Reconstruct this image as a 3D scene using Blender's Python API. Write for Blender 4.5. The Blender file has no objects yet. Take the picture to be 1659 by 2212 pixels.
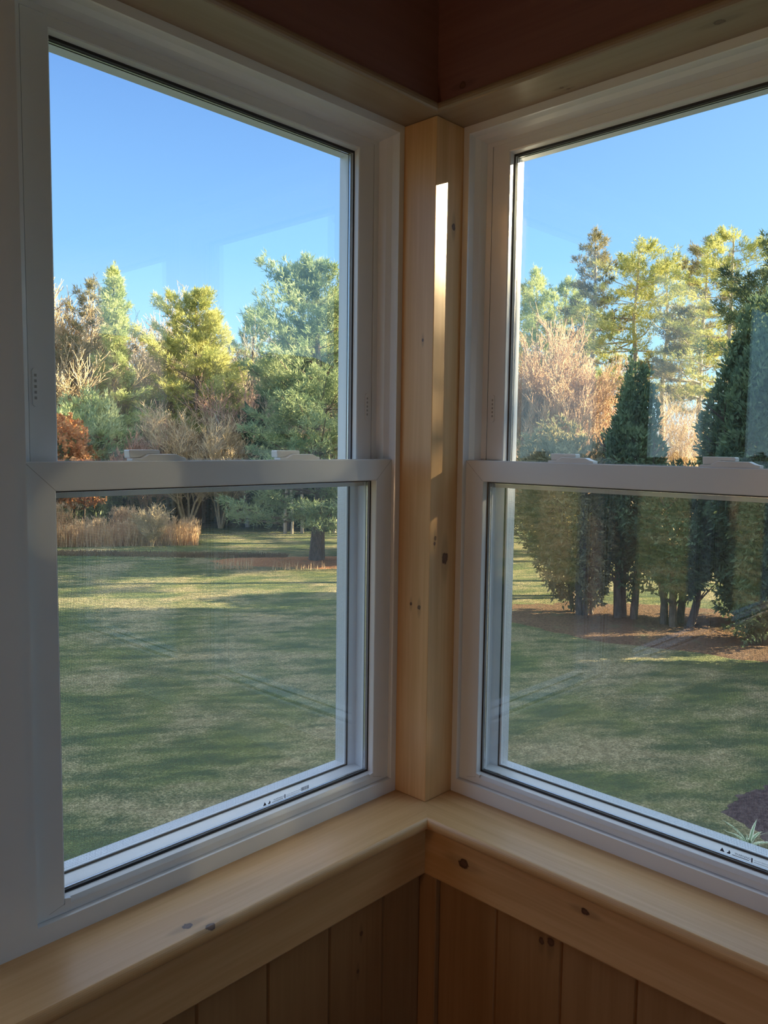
import bpy, bmesh, math, random
import numpy as np
from mathutils import Matrix, Vector
C = bpy.context.scene.collection
S = bpy.context.scene

# ------------------------------------------------------------------ camera
YAW, PITCH, ROLL, FPX = 0.763696929, -0.0850883361, 0.012963981, 1725.43450
CAM = Vector((-1.28198721, -1.10488070, 1.47731762))
fw = Vector((math.cos(YAW)*math.cos(PITCH), math.sin(YAW)*math.cos(PITCH), math.sin(PITCH)))
rt = Vector((math.sin(YAW), -math.cos(YAW), 0)); up = rt.cross(fw)
r2 = rt*math.cos(ROLL)+up*math.sin(ROLL); u2 = -rt*math.sin(ROLL)+up*math.cos(ROLL)
cam_data = bpy.data.cameras.new('camera'); cam = bpy.data.objects.new('camera', cam_data); C.objects.link(cam)
M = Matrix.Identity(4)
for i in range(3):
    M[i][0], M[i][1], M[i][2], M[i][3] = r2[i], u2[i], -fw[i], CAM[i]
cam.matrix_world = M
cam_data.sensor_fit = 'HORIZONTAL'; cam_data.sensor_width = 36; cam_data.lens = 36*FPX/1659
cam_data.clip_start = 0.02; cam_data.clip_end = 600
S.camera = cam

# ------------------------------------------------------------------ sky and sun
SUN_AZ, SUN_EL = math.radians(-39.5), math.radians(17.5)
SUN_DIR = Vector((math.cos(SUN_EL)*math.cos(SUN_AZ), math.cos(SUN_EL)*math.sin(SUN_AZ), math.sin(SUN_EL)))
sd = bpy.data.lights.new('sun', 'SUN'); sd.energy = 23.0; sd.angle = math.radians(0.5); sd.color = (1.0, 0.80, 0.48)
so = bpy.data.objects.new('sun', sd); C.objects.link(so)
so.rotation_euler = SUN_DIR.to_track_quat('Z', 'Y').to_euler(); so.location = SUN_DIR*40
world = bpy.data.worlds.new('world'); S.world = world; world.use_nodes = True
wt = world.node_tree; wt.nodes.clear()
def wn(t, **k):
    n = wt.nodes.new(t)
    for a, b in k.items(): setattr(n, a, b)
    return n
g = wn('ShaderNodeTexCoord'); sx = wn('ShaderNodeSeparateXYZ'); wt.links.new(g.outputs['Generated'], sx.inputs[0])
ramp = wn('ShaderNodeValToRGB'); wt.links.new(sx.outputs[2], ramp.inputs[0])
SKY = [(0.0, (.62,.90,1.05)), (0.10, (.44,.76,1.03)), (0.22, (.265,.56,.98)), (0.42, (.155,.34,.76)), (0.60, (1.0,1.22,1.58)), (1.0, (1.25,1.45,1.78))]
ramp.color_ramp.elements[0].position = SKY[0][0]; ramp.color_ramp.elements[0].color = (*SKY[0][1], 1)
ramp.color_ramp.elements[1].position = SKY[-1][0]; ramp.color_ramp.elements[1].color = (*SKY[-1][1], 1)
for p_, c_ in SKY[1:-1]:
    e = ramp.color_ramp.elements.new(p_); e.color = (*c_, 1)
dt = wn('ShaderNodeVectorMath', operation='DOT_PRODUCT'); wt.links.new(g.outputs['Generated'], dt.inputs[0]); dt.inputs[1].default_value = SUN_DIR
pw = wn('ShaderNodeMath', operation='POWER'); mx = wn('ShaderNodeMath', operation='MAXIMUM'); mx.inputs[1].default_value = 0
wt.links.new(dt.outputs['Value'], mx.inputs[0]); wt.links.new(mx.outputs[0], pw.inputs[0]); pw.inputs[1].default_value = 2.0
ml = wn('ShaderNodeMix', data_type='RGBA'); ml.inputs[7].default_value = (.66, 1.12, 1.30, 1)
sc_ = wn('ShaderNodeMath', operation='MULTIPLY'); sc_.inputs[1].default_value = .5
wt.links.new(pw.outputs[0], sc_.inputs[0]); wt.links.new(sc_.outputs[0], ml.inputs[0]); wt.links.new(ramp.outputs[0], ml.inputs[6])
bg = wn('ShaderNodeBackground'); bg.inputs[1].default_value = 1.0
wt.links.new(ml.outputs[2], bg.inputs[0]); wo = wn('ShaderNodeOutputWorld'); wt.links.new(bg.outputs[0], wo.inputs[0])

# unseen lamp added to warm the post (its fixture is built with the room)
LAMP_POS = (-3.60, -.30, 1.15)
ld = bpy.data.lights.new('warm_fill_light', 'AREA'); ld.shape = 'DISK'; ld.size = 0.24; ld.energy = 4.5; ld.color = (1.0, .62, .34)
lo = bpy.data.objects.new('warm_fill_light', ld); C.objects.link(lo); lo.location = LAMP_POS; lo.rotation_euler = (0, math.radians(-90), 0)

vs = S.view_settings; vs.view_transform = 'Standard'; vs.look = 'None'; vs.gamma = 1; vs.use_curve_mapping = False; vs.exposure = 0.40
S.cycles.transparent_max_bounces = 24; S.cycles.use_denoising = True; S.cycles.max_bounces = 10; S.cycles.diffuse_bounces = 5

# ------------------------------------------------------------------ helpers
def tag(o, label=None, cat=None, group=None, kind=None):
    if label: o['label'] = label
    if cat: o['category'] = cat
    if group: o['group'] = group
    if kind: o['kind'] = kind
    return o
def empty(name, loc=(0,0,0), rz=0, parent=None):
    o = bpy.data.objects.new(name, None); C.objects.link(o); o.location = loc; o.rotation_euler.z = rz
    o.empty_display_size = .1
    if parent: o.parent = parent
    return o
class MB:
    def __init__(s): s.v=[]; s.f=[]; s.m=[]; s.sm=[]
    def add(s, vs_, fs, mi=0, smooth=False):
        b=len(s.v); s.v += [tuple(v) for v in vs_]
        for f in fs: s.f.append([b+i for i in f]); s.m.append(mi); s.sm.append(smooth)
    def box(s, a, b, mi=0):
        x0,y0,z0=[min(p,q) for p,q in zip(a,b)]; x1,y1,z1=[max(p,q) for p,q in zip(a,b)]
        s.add([(x0,y0,z0),(x1,y0,z0),(x1,y1,z0),(x0,y1,z0),(x0,y0,z1),(x1,y0,z1),(x1,y1,z1),(x0,y1,z1)],
              [(0,3,2,1),(4,5,6,7),(0,1,5,4),(1,2,6,5),(2,3,7,6),(3,0,4,7)], mi)
    def prism(s, outline, ax0, ax1, fn, mi=0, smooth=False):
        """outline: list of 2-D points, swept between ax0 and ax1; fn(u,v,t)->xyz"""
        n=len(outline); vs_=[fn(u,v,ax0) for u,v in outline]+[fn(u,v,ax1) for u,v in outline]
        s.add(vs_, [(i,(i+1)%n,n+(i+1)%n,n+i) for i in range(n)], mi, smooth)
        s.add(vs_, [tuple(range(n))[::-1], tuple(range(n,2*n))], mi)
    def build(s, name, mats, parent=None, bevel=0):
        me=bpy.data.meshes.new(name); me.from_pydata(s.v,[],s.f)
        for m_ in (mats if isinstance(mats,(list,tuple)) else [mats]): me.materials.append(m_)
        me.polygons.foreach_set('material_index', s.m); me.polygons.foreach_set('use_smooth', s.sm)
        bm=bmesh.new(); bm.from_mesh(me); bmesh.ops.remove_doubles(bm, verts=bm.verts, dist=1e-6)
        bmesh.ops.recalc_face_normals(bm, faces=bm.faces); bm.to_mesh(me); bm.free()
        o=bpy.data.objects.new(name, me); C.objects.link(o)
        if parent: o.parent=parent
        if bevel:
            b=o.modifiers.new('bevel','BEVEL'); b.width=bevel; b.segments=2; b.limit_method='ANGLE'; b.angle_limit=math.radians(40)
        return o
def tri_mesh(name, V, F, mat, parent=None, smooth=False):
    """V (n,3), F (m,3) numpy"""
    me=bpy.data.meshes.new(name); n=len(V); m=len(F)
    me.vertices.add(n); me.vertices.foreach_set('co', np.asarray(V,dtype=np.float32).ravel())
    me.loops.add(m*3); me.loops.foreach_set('vertex_index', np.asarray(F,dtype=np.int32).ravel())
    me.polygons.add(m); me.polygons.foreach_set('loop_start', np.arange(0,m*3,3,dtype=np.int32))
    me.polygons.foreach_set('loop_total', np.full(m,3,dtype=np.int32))
    if smooth: me.polygons.foreach_set('use_smooth', np.ones(m,dtype=bool))
    me.update(calc_edges=True); me.validate(); me.materials.append(mat)
    o=bpy.data.objects.new(name, me); C.objects.link(o)
    if parent: o.parent=parent
    return o

# ------------------------------------------------------------------ materials
class NT:
    def __init__(s, name):
        s.m=bpy.data.materials.new(name); s.m.use_nodes=True; s.t=s.m.node_tree; s.t.nodes.clear()
        s.out=s.t.nodes.new('ShaderNodeOutputMaterial')
    def n(s, t, ins=None, **k):
        n=s.t.nodes.new(t)
        for a,b in k.items(): setattr(n,a,b)
        for a,b in (ins or {}).items():
            if hasattr(b,'bl_idname') or isinstance(b, bpy.types.NodeSocket): s.t.links.new(b, n.inputs[a])
            else: n.inputs[a].default_value=b
        return n
    def math(s, op, a, b=0.0, c=None):
        n=s.t.nodes.new('ShaderNodeMath'); n.operation=op
        for i,v in enumerate((a,b) if c is None else (a,b,c)):
            if isinstance(v, bpy.types.NodeSocket): s.t.links.new(v,n.inputs[i])
            else: n.inputs[i].default_value=v
        return n.outputs[0]
    def mix(s, f, a, b, blend='MIX'):
        n=s.t.nodes.new('ShaderNodeMix'); n.data_type='RGBA'; n.blend_type=blend
        for i,v in ((0,f),(6,a),(7,b)):
            if isinstance(v, bpy.types.NodeSocket): s.t.links.new(v,n.inputs[i])
            else: n.inputs[i].default_value = v if i==0 else (*v,1)
        return n.outputs[2]
    def noise(s, vec, scale, detail=3, rough=.55):
        return s.n('ShaderNodeTexNoise', {'Vector':vec,'Scale':scale,'Detail':detail,'Roughness':rough}).outputs['Fac']
    def smooth(s, x, a, b, lo=0., hi=1.):
        n=s.n('ShaderNodeMapRange', interpolation_type='SMOOTHSTEP'); s.t.links.new(x,n.inputs[0])
        for i,v in zip((1,2,3,4),(a,b,lo,hi)): n.inputs[i].default_value=v
        return n.outputs[0]
    def vscale(s, vec, sc, off=None):
        n=s.t.nodes.new('ShaderNodeVectorMath'); n.operation='MULTIPLY'; s.t.links.new(vec,n.inputs[0]); n.inputs[1].default_value=sc
        return n.outputs[0]
    def vsub(s, vec, k):
        n=s.t.nodes.new('ShaderNodeVectorMath'); n.operation='SUBTRACT'; s.t.links.new(vec,n.inputs[0]); n.inputs[1].default_value=k
        return n.outputs[0]
    def vlen(s, vec):
        n=s.t.nodes.new('ShaderNodeVectorMath'); n.operation='LENGTH'; s.t.links.new(vec,n.inputs[0]); return n.outputs['Value']
    def pos(s): return s.n('ShaderNodeNewGeometry').outputs['Position']
    def obj(s): return s.n('ShaderNodeTexCoord').outputs['Object']
    def principled(s, col, rough=.5, **k):
        n=s.t.nodes.new('ShaderNodeBsdfPrincipled')
        if isinstance(col, bpy.types.NodeSocket): s.t.links.new(col,n.inputs['Base Color'])
        else: n.inputs['Base Color'].default_value=(*col,1)
        if isinstance(rough, bpy.types.NodeSocket): s.t.links.new(rough,n.inputs['Roughness'])
        else: n.inputs['Roughness'].default_value=rough
        for a,b in k.items():
            a=a.replace('_',' ')
            if isinstance(b, bpy.types.NodeSocket): s.t.links.new(b,n.inputs[a])
            else: n.inputs[a].default_value=b
        s.t.links.new(n.outputs[0], s.out.inputs[0]); return n
    def bump(s, h, strength=.2, dist=.002):
        return s.n('ShaderNodeBump', {'Height':h,'Strength':strength,'Distance':dist}).outputs[0]

def plain(name, col, rough=.5, var=.04, scale=30, **k):
    t=NT(name); p=t.obj(); n=t.noise(p, scale, 3)
    c=t.mix(n, tuple(max(0,x*(1-var)) for x in col), tuple(min(1,x*(1+var)) for x in col))
    t.principled(c, rough, **k); return t.m
def wood(name, axis, light=(.72,.46,.225), dark=(.60,.35,.15), rough=.38, knots=(), plank=None, coat=.25):
    """axis: grain direction 0/1/2; knots: (x,y,z,radius); plank: (axis, pitch, offset)"""
    t=NT(name); p=t.pos()
    sc=[34.,34.,34.]; sc[axis]=1.3
    vec=t.vscale(p, sc)
    if plank:
        a,pitch,off=plank
        sp=t.n('ShaderNodeSeparateXYZ',{0:p}).outputs[a]
        idx=t.math('FLOOR', t.math('DIVIDE', t.math('ADD', sp, off), pitch))
        wn_=t.n('ShaderNodeTexWhiteNoise', noise_dimensions='1D'); t.t.links.new(idx, wn_.inputs['W'])
        add=t.n('ShaderNodeVectorMath', operation='ADD'); t.t.links.new(vec, add.inputs[0]); t.t.links.new(wn_.outputs['Color'], add.inputs[1]); vec=add.outputs[0]
        var=wn_.outputs['Value']
    g1=t.noise(vec, 1.0, 4, .6); g2=t.noise(t.vscale(vec,(2.7,2.7,2.7)), 1.6, 2, .5)
    gg=t.math('ADD', t.math('MULTIPLY', g1, .7), t.math('MULTIPLY', g2, .3))
    f=t.smooth(gg, .35, .66)
    big=t.noise(p, 2.2, 2); c=t.mix(f, dark, light)
    c=t.mix(t.math('MULTIPLY', t.smooth(big,.3,.75), .35), c, tuple(a*b for a,b in zip(light,(1.0,.86,.72))))
    if plank: c=t.mix(t.math('MULTIPLY', var, .30), c, tuple(x*.72 for x in dark))
    kn=t.n('ShaderNodeTexNoise',{'Vector':p,'Scale':160.,'Detail':2.}).outputs['Color']
    for (kx,ky,kz,kr) in knots:
        wv=t.n('ShaderNodeVectorMath',operation='MULTIPLY_ADD'); t.t.links.new(kn,wv.inputs[0]); wv.inputs[1].default_value=(kr*.9,)*3; wv.inputs[2].default_value=(-kr*.45,)*3
        pk_=t.n('ShaderNodeVectorMath',operation='ADD'); t.t.links.new(p,pk_.inputs[0]); t.t.links.new(wv.outputs[0],pk_.inputs[1]); pk=pk_.outputs[0]
        iv=[1/kr]*3; iv[axis]=1/(kr*1.25)
        dd=t.vlen(t.vscale(t.vsub(pk,(kx,ky,kz)), iv))
        iv2=[1/(kr*1.5)]*3; iv2[axis]=1/(kr*6)
        hal=t.smooth(t.vlen(t.vscale(t.vsub(p,(kx,ky,kz)), iv2)), .4, 1.0, 1., 0.)
        c=t.mix(t.math('MULTIPLY', hal, .38), c, tuple(x*.42 for x in dark))
        c=t.mix(t.smooth(dd,.75,1.0,1.,0.), c, (.10,.045,.025))
        c=t.mix(t.smooth(dd,.45,.6,.6,0.), c, (.17,.085,.05))
    t.principled(c, rough, Normal=t.bump(gg,.12,.0015), Coat_Weight=coat, Coat_Roughness=.28)
    return t.m
def glass(name, f0=.060, tint=(.985,.995,.99)):
    t=NT(name); ge=t.n('ShaderNodeNewGeometry')
    dp=t.n('ShaderNodeVectorMath', operation='DOT_PRODUCT'); t.t.links.new(ge.outputs['Incoming'],dp.inputs[0]); t.t.links.new(ge.outputs['Normal'],dp.inputs[1])
    c=t.math('ABSOLUTE', dp.outputs['Value']); q=t.math('POWER', t.math('SUBTRACT',1.0,c), 5.0)
    F=t.math('ADD', t.math('MULTIPLY', q, 1-f0), f0)
    tr=t.n('ShaderNodeBsdfTransparent',{'Color':(*tint,1)}); gl=t.n('ShaderNodeBsdfGlossy',{'Roughness':0.0,'Color':(.95,1,1,1)})
    mx_=t.n('ShaderNodeMixShader'); t.t.links.new(F,mx_.inputs[0]); t.t.links.new(tr.outputs[0],mx_.inputs[1]); t.t.links.new(gl.outputs[0],mx_.inputs[2])
    t.t.links.new(mx_.outputs[0], t.out.inputs[0]); return t.m
def screen_mat(name, pitch=.0026, wire=.13):
    t=NT(name); sp=t.n('ShaderNodeSeparateXYZ',{0:t.pos()})
    h=t.math('SUBTRACT', sp.outputs[0], sp.outputs[1])   # runs along either wall
    a=t.math('LESS_THAN', t.math('FRACT', t.math('DIVIDE', h, pitch)), wire)
    b=t.math('LESS_THAN', t.math('FRACT', t.math('DIVIDE', sp.outputs[2], pitch)), wire)
    mk=t.math('MAXIMUM', a, b)
    tr=t.n('ShaderNodeBsdfTransparent'); df=t.n('ShaderNodeBsdfDiffuse',{'Color':(.20,.20,.20,1)})
    mx_=t.n('ShaderNodeMixShader'); t.t.links.new(mk,mx_.inputs[0]); t.t.links.new(tr.outputs[0],mx_.inputs[1]); t.t.links.new(df.outputs[0],mx_.inputs[2])
    t.t.links.new(mx_.outputs[0], t.out.inputs[0]); return t.m
def foliage(name, a, b, trans=.3, scale=1.6):
    t=NT(name); p=t.obj(); n=t.noise(p, scale, 3); n2=t.noise(p, 14, 2)
    f=t.smooth(t.math('ADD', t.math('MULTIPLY',n,.6), t.math('MULTIPLY',n2,.4)), .38,.62); c=t.mix(f,a,b)
    d=t.n('ShaderNodeBsdfDiffuse',{'Color':c}); tr=t.n('ShaderNodeBsdfTranslucent',{'Color':c})
    mx_=t.n('ShaderNodeMixShader',{0:trans}); t.t.links.new(d.outputs[0],mx_.inputs[1]); t.t.links.new(tr.outputs[0],mx_.inputs[2])
    t.t.links.new(mx_.outputs[0], t.out.inputs[0]); return t.m
def bark(name, a, b):
    t=NT(name); p=t.obj(); n=t.noise(t.vscale(p,(18,18,4)), 1.5, 3)
    t.principled(t.mix(t.smooth(n,.35,.65),a,b), .9, Normal=t.bump(n,.5,.02)); return t.m

VIN=plain('white_vinyl',(.755,.775,.81),.22,.012,Specular_IOR_Level=.75)
VEDGE=plain('vinyl_weld_line',(.34,.34,.36),.6)
GASK=plain('black_gasket',(.012,.012,.015),.45)
SPACER=plain('glazing_spacer',(.62,.62,.64),.25,.02,Metallic=.9)
LOCKM=plain('lock_vinyl',(.78,.78,.77),.3,.01)
INK=plain('label_ink',(.03,.035,.07),.6)
GLASS=glass('window_glass'); SCREEN=screen_mat('insect_screen_mesh')
W_=.0827
W_L=wood('pine_along_left_wall',0,knots=[(-.654,-.105,.75,.0075),(-.629,-.129,.75,.0075)])
W_R=wood('pine_along_right_wall',1,knots=[(-.101,-.198,.671,.011),(-.101,-.461,.687,.007),(-.026,-.318,2.1,.004),(-.015,-.325,2.1,.003),(-.061,-.604,2.1,.008)])
W_POST=wood('pine_upright',2,knots=[(-.0657,-.083,1.291,.0042),(-.0675,-.083,1.280,.0034),(-.034,-.083,1.248,.011),(-.027,-.083,1.904,.006),(-.083,-.056,1.681,.003),(-.083,-.058,1.149,.0045),(-.083,-.036,1.153,.0035)])
W_PL=wood('pine_planks_left',2,knots=[(-.262,-.083,.55,.0045),(-.27,-.083,.478,.004)],plank=(0,.141,.202+.141*10),light=(.42,.24,.11),dark=(.34,.18,.075))
W_PR=wood('pine_planks_right',2,knots=[(-.083,-.366,.583,.006),(-.083,-.385,.589,.0075)],plank=(1,.1415,.266+.1415*10),light=(.42,.24,.11),dark=(.34,.18,.075))
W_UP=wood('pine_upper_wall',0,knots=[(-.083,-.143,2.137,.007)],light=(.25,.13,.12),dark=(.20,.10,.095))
W_CEIL=wood('pine_ceiling',0,plank=(1,.14,5),light=(.55,.36,.2))
W_FLOOR=wood('oak_floor',1,plank=(0,.09,5),light=(.20,.12,.07),dark=(.14,.08,.045),rough=.3)

# ------------------------------------------------------------------ room shell
WL,WR,RX,RY,CZ = 3.30,1.66,-3.7,-3.7,2.75      # ends of the window bands, far walls, ceiling
ZS,ZT=.75,2.10
def mapL(s,d,z): return (-s,d,z)
def mapR(s,d,z): return (d,-s,z)
def mbox(mb, fn, s0,s1,d0,d1,z0,z1, mi=0): mb.box(fn(s0,d0,z0), fn(s1,d1,z1), mi)
def wall(name, fn, mats, gap0, pitch, length, end):
    mb=MB()
    # planked face with V grooves below the window
    gs=[gap0+pitch*i for i in range(int((length-gap0)/pitch)+1)]
    prof=[(W_,-W_)]
    for g_ in gs: prof += [(g_-.0035,-W_),(g_,-W_+.005),(g_+.0035,-W_)]
    prof += [(length,-W_),(length,.135),(W_,.135)]
    mb.prism(prof, 0.0, .727, lambda u,v,t: fn(u,v,t), 0)
    # above the header, and the solid end past the last window
    mbox(mb, fn, -.135 if False else W_, length, -W_, .135, ZT+.018, CZ, 1)
    mbox(mb, fn, end, length, -W_, .135, ZS-.023, ZT+.018, 1)
    o=mb.build(name, mats); tag(o, kind='structure'); return o
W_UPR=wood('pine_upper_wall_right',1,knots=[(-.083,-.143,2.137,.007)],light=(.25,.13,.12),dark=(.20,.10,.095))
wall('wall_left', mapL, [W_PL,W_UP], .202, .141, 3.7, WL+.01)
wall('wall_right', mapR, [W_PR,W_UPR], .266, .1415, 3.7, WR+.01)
def struct(name, mb, mats, bevel=0): return tag(mb.build(name, mats, bevel=bevel), kind='structure')
# back and far-side walls with wide glazed door openings
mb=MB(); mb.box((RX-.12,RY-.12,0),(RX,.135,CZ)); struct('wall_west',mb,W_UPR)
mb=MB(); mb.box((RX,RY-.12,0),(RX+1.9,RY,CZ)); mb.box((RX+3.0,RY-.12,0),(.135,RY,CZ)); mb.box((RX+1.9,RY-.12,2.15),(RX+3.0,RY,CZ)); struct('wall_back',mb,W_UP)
mb=MB(); mb.box((RX-.12,RY-.12,-.05),(.135,.135,0)); struct('floor',mb,W_FLOOR)
mb=MB(); mb.box((RX-.12,RY-.12,CZ),(.135,.135,CZ+.06)); struct('ceiling',mb,W_CEIL)
# corner post
mb=MB(); mb.prism([(-W_,-W_),(-W_,.13),(.13,.13),(.13,-W_)],0,1,lambda u,v,t:(u,v,ZS+.0005 if t==0 else ZT-.0005)); struct('trim_1',mb,W_POST,.0012)
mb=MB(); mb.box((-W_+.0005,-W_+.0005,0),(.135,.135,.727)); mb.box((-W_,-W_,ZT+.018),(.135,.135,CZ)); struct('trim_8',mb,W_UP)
# sills with a rounded nose: section in (inward, z), swept along the wall and mitred in the corner
def mitre_sweep(section, fn, length, mi=0):
    """section: (d,z) with d<0 into the room; near end cut at 45 degrees (s = -d)"""
    mb=MB(); n=len(section)
    vs_=[fn(max(-d,-.02) if d<0 else -d+0.0,d,z) for d,z in section]+[fn(length,d,z) for d,z in section]
    mb.add(vs_,[(i,(i+1)%n,n+(i+1)%n,n+i) for i in range(n)],mi,False)
    mb.add(vs_,[tuple(range(n))[::-1],tuple(range(n,2*n))],mi); return mb
NO=W_+.0516; th=.024
nose=[(.0,ZS)]+[(-NO+.008-.008*math.sin(a),ZS-.012+.012*math.cos(a)) for a in [math.radians(q) for q in range(0,181,15)]]+[(.0,ZS-th)]
struct('trim_2', mitre_sweep(nose,mapL,3.69), W_L); struct('trim_3', mitre_sweep(nose,mapR,3.69), W_R)
# header boards
hn=[(.0,ZT),(.0,ZT+.017)]+[(-.0965+.006-.006*math.sin(a),ZT+.0085+.0085*math.cos(a)) for a in [math.radians(q) for q in (0,30,60,90,120,150,180)]]
W_HL=wood('pine_header_left',0,light=(.33,.25,.175),dark=(.28,.20,.13)); W_HR=wood('pine_header_right',1,light=(.33,.25,.175),dark=(.28,.20,.13),knots=[(-.026,-.318,2.1,.004),(-.015,-.325,2.1,.003),(-.061,-.604,2.1,.008)])
struct('trim_4', mitre_sweep(hn,mapL,3.69), W_HL); struct('trim_5', mitre_sweep(hn,mapR,3.69), W_HR)
# aprons under the sills
ap=[(-W_-.0005,.7258),(-W_-.018,.7258),(-W_-.018,.615),(-W_-.015,.611),(-W_-.0005,.611)]
struct('trim_6', mitre_sweep(ap,mapL,3.69), W_L); struct('trim_7', mitre_sweep(ap,mapR,3.69), W_R)
mb=MB(); mbox(mb,mapR,W_+.001,.128,-W_-.014,-W_-.0005,0,.6105); struct('trim_9',mb,W_PR,.002)
# fixture of the added warm lamp
lamp=empty('warm_fill_lamp',(RX,LAMP_POS[1],LAMP_POS[2])); tag(lamp,'round lamp added on the unseen plank wall for a warm glow','lamp')
def disc(r,x0,x1,n=32):
    m_=MB(); m_.prism([(r*math.cos(2*math.pi*i/n),r*math.sin(2*math.pi*i/n)) for i in range(n)],x0,x1,lambda u,v,t:(t,u,v)); return m_
disc(.10,0,.05).build('lamp_base',LOCKM,lamp,.004); disc(.15,.05,.085).build('lamp_shade',LOCKM,lamp,.004)

# ------------------------------------------------------------------ double-hung windows
def ring(mb, fn, rect, prof, mi=0, closed=True, mats=None):
    """rect s0,s1,z0,z1; prof: (side, bottom, top, d) offsets from the rect"""
    s0,s1,z0,z1=rect; L_=[]
    for i,(os_,ob,ot,d) in enumerate(prof):
        L_.append([fn(s0+os_,d,z0+ob),fn(s1-os_,d,z0+ob),fn(s1-os_,d,z1-ot),fn(s0+os_,d,z1-ot)])
    n=len(prof); V=[v for l in L_ for v in l]
    for i in range(n if closed else n-1):
        j=(i+1)%n
        for k in range(4):
            kk=(k+1)%4; mb.add([V[i*4+k],V[i*4+kk],V[j*4+kk],V[j*4+k]],[(0,1,2,3)],(mats[i] if mats else mi))
SO=.083                                   # the unit starts at the post
def text_polys(body, size):
    cu=bpy.data.curves.new('print_text','FONT'); cu.body=body; cu.size=size; cu.resolution_u=2
    o=bpy.data.objects.new('print_text',cu); C.objects.link(o); dg=bpy.context.evaluated_depsgraph_get()
    me=bpy.data.meshes.new_from_object(o.evaluated_get(dg)); vs_=[tuple(v.co) for v in me.vertices]; fs=[tuple(p.vertices) for p in me.polygons]
    bpy.data.objects.remove(o); bpy.data.curves.remove(cu); bpy.data.meshes.remove(me); return vs_,fs
TXT=text_polys('WARNING',.0052); TXT2=text_polys('DO NOT REMOVE THIS LABEL',.0026)
def make_window(name, fn, direction, s_label=None):
    """direction +1: image left is small s (right wall); -1: image left is large s (left wall)"""
    root=empty(name); tag(root, kind='structure')
    s0,s1=SO,SO+.764
    mb=MB()
    ring(mb,fn,(s0,s1,ZS,ZT),[(0,0,0,0),(.0135,.029,.015,0),(.0145,.030,.016,.003),(.0145,.030,.017,.018),(.021,.030,.022,.028),(.0255,.030,.026,.0445),
        (.0375,.036,.034,.0455),(.0375,.040,.034,.083),(.0375,.040,.034,.084),(.057,.045,.044,.086),(.057,.045,.046,.125),(0,0,0,.125)])
    # the sloped sill inside the frame
    mb.add([fn(s0+.02,.018,ZS+.030),fn(s1-.02,.018,ZS+.030),fn(s1-.02,.086,ZS+.045),fn(s0+.02,.086,ZS+.045)],[(0,1,2,3)])
    mb.build('window_frame',VIN,root)
    # upper sash, outer track
    U=(s0+.0385,s1-.0385,1.392,2.0665)
    mb=MB(); ring(mb,fn,U,[(0,0,0,.0465),(.038,.036,.0155,.0465),(.040,.038,.0175,.048),(.0410,.040,.0205,.058),(.0415,.041,.021,.0585),(.0415,.041,.021,.072),(.042,.042,.022,.0725),(.042,.042,.022,.081),(0,0,0,.081)])
    us=mb.build('upper_sash',VIN,root)
    mb=MB(); a,b,c,d=U; mb.prism([(a+.041,.0600),(b-.041,.0600),(b-.041,.0712),(a+.041,.0712)],c+.041,d-.021,lambda u,v,t: fn(u,v,t)); mb.build('glass_pane',GLASS,us)
    mb=MB(); ring(mb,fn,U,[(.0412,.041,.0207,.0583),(.0435,.044,.0245,.0590),(.0440,.0445,.0250,.0598),(.0412,.041,.0207,.0598)],0)
    ring(mb,fn,U,[(.0412,.041,.0207,.0714),(.0450,.0445,.0260,.0714),(.0450,.0445,.0260,.0723),(.0412,.041,.0207,.0723)],0)
    ring(mb,fn,U,[(.0420,.042,.0220,.0655),(.0460,.046,.0260,.0655),(.0460,.046,.0260,.0690),(.0420,.042,.0220,.0690)],1)
    mb.build('glazing_gasket',[GASK,SPACER],us)
    # tilt stops on the upper stiles
    for sc in (a+.013,b-.009):
        mb=MB(); nn=10; pts=[]
        for i in range(nn+1): t=math.pi*i/nn; pts.append((sc-.0042*math.cos(t),1.574+.0042*math.sin(t)))
        for i in range(nn+1): t=math.pi*i/nn; pts.append((sc+.0042*math.cos(t),1.528-.0042*math.sin(t)))
        mb.prism(pts,.0445,.0466,lambda u,v,t: fn(u,t,v),0)
        for j in range(5): mbox(mb,fn,sc-.0018,sc+.0018,.0442,.0446,1.534+j*.008,1.538+j*.008,1)
        mb.build('vent_stop',[VIN,VEDGE],us,.0003)
    # lower sash, inner track
    Lr=(s0+.0142,s1-.0142,ZS+.0305,1.446)
    mb=MB(); ring(mb,fn,Lr,[(0,0,0,.0102),(.0008,0,.0006,.0095),(.0425,.0118,.0402,.0095),(.0440,.0140,.0415,.0105),(.0442,.0192,.0418,.0135),(.0445,.0212,.0425,.0235),(.0445,.0220,.0425,.0360),(.0445,.0235,.0425,.0440),(0,0,0,.0440)])
    a,b,c,d=Lr
    # weld lines in the mitres
    for (p0,p1) in (((b-.0008,d-.0006),(b-.0440,d-.0412)),((a+.0008,d-.0006),(a+.0440,d-.0412)),((b-.02,c+.0065),(b-.0440,c+.0135)),((a+.02,c+.0065),(a+.0440,c+.0135))):
        n_=Vector((-(p1[1]-p0[1]),p1[0]-p0[0])).normalized()*.00035
        mb.add([fn(p0[0]+n_.x,.0093,p0[1]+n_.y),fn(p1[0]+n_.x,.0093,p1[1]+n_.y),fn(p1[0]-n_.x,.0093,p1[1]-n_.y),fn(p0[0]-n_.x,.0093,p0[1]-n_.y)],[(0,1,2,3)],1)
    # little corner tabs where the sloped bead stops short of the stile
    for sa,sb in ((a+.0435,a+.0530),(b-.0435,b-.0530)):
        mb.add([fn(sa,.0094,c+.0118),fn(sb,.0094,c+.0118),fn(sb,.0094,c+.0190),fn(sa,.0094,c+.0215),fn(sa,.022,c+.0215),fn(sb,.018,c+.0205),],[(0,1,2,3),(3,2,5,4)],0)
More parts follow.
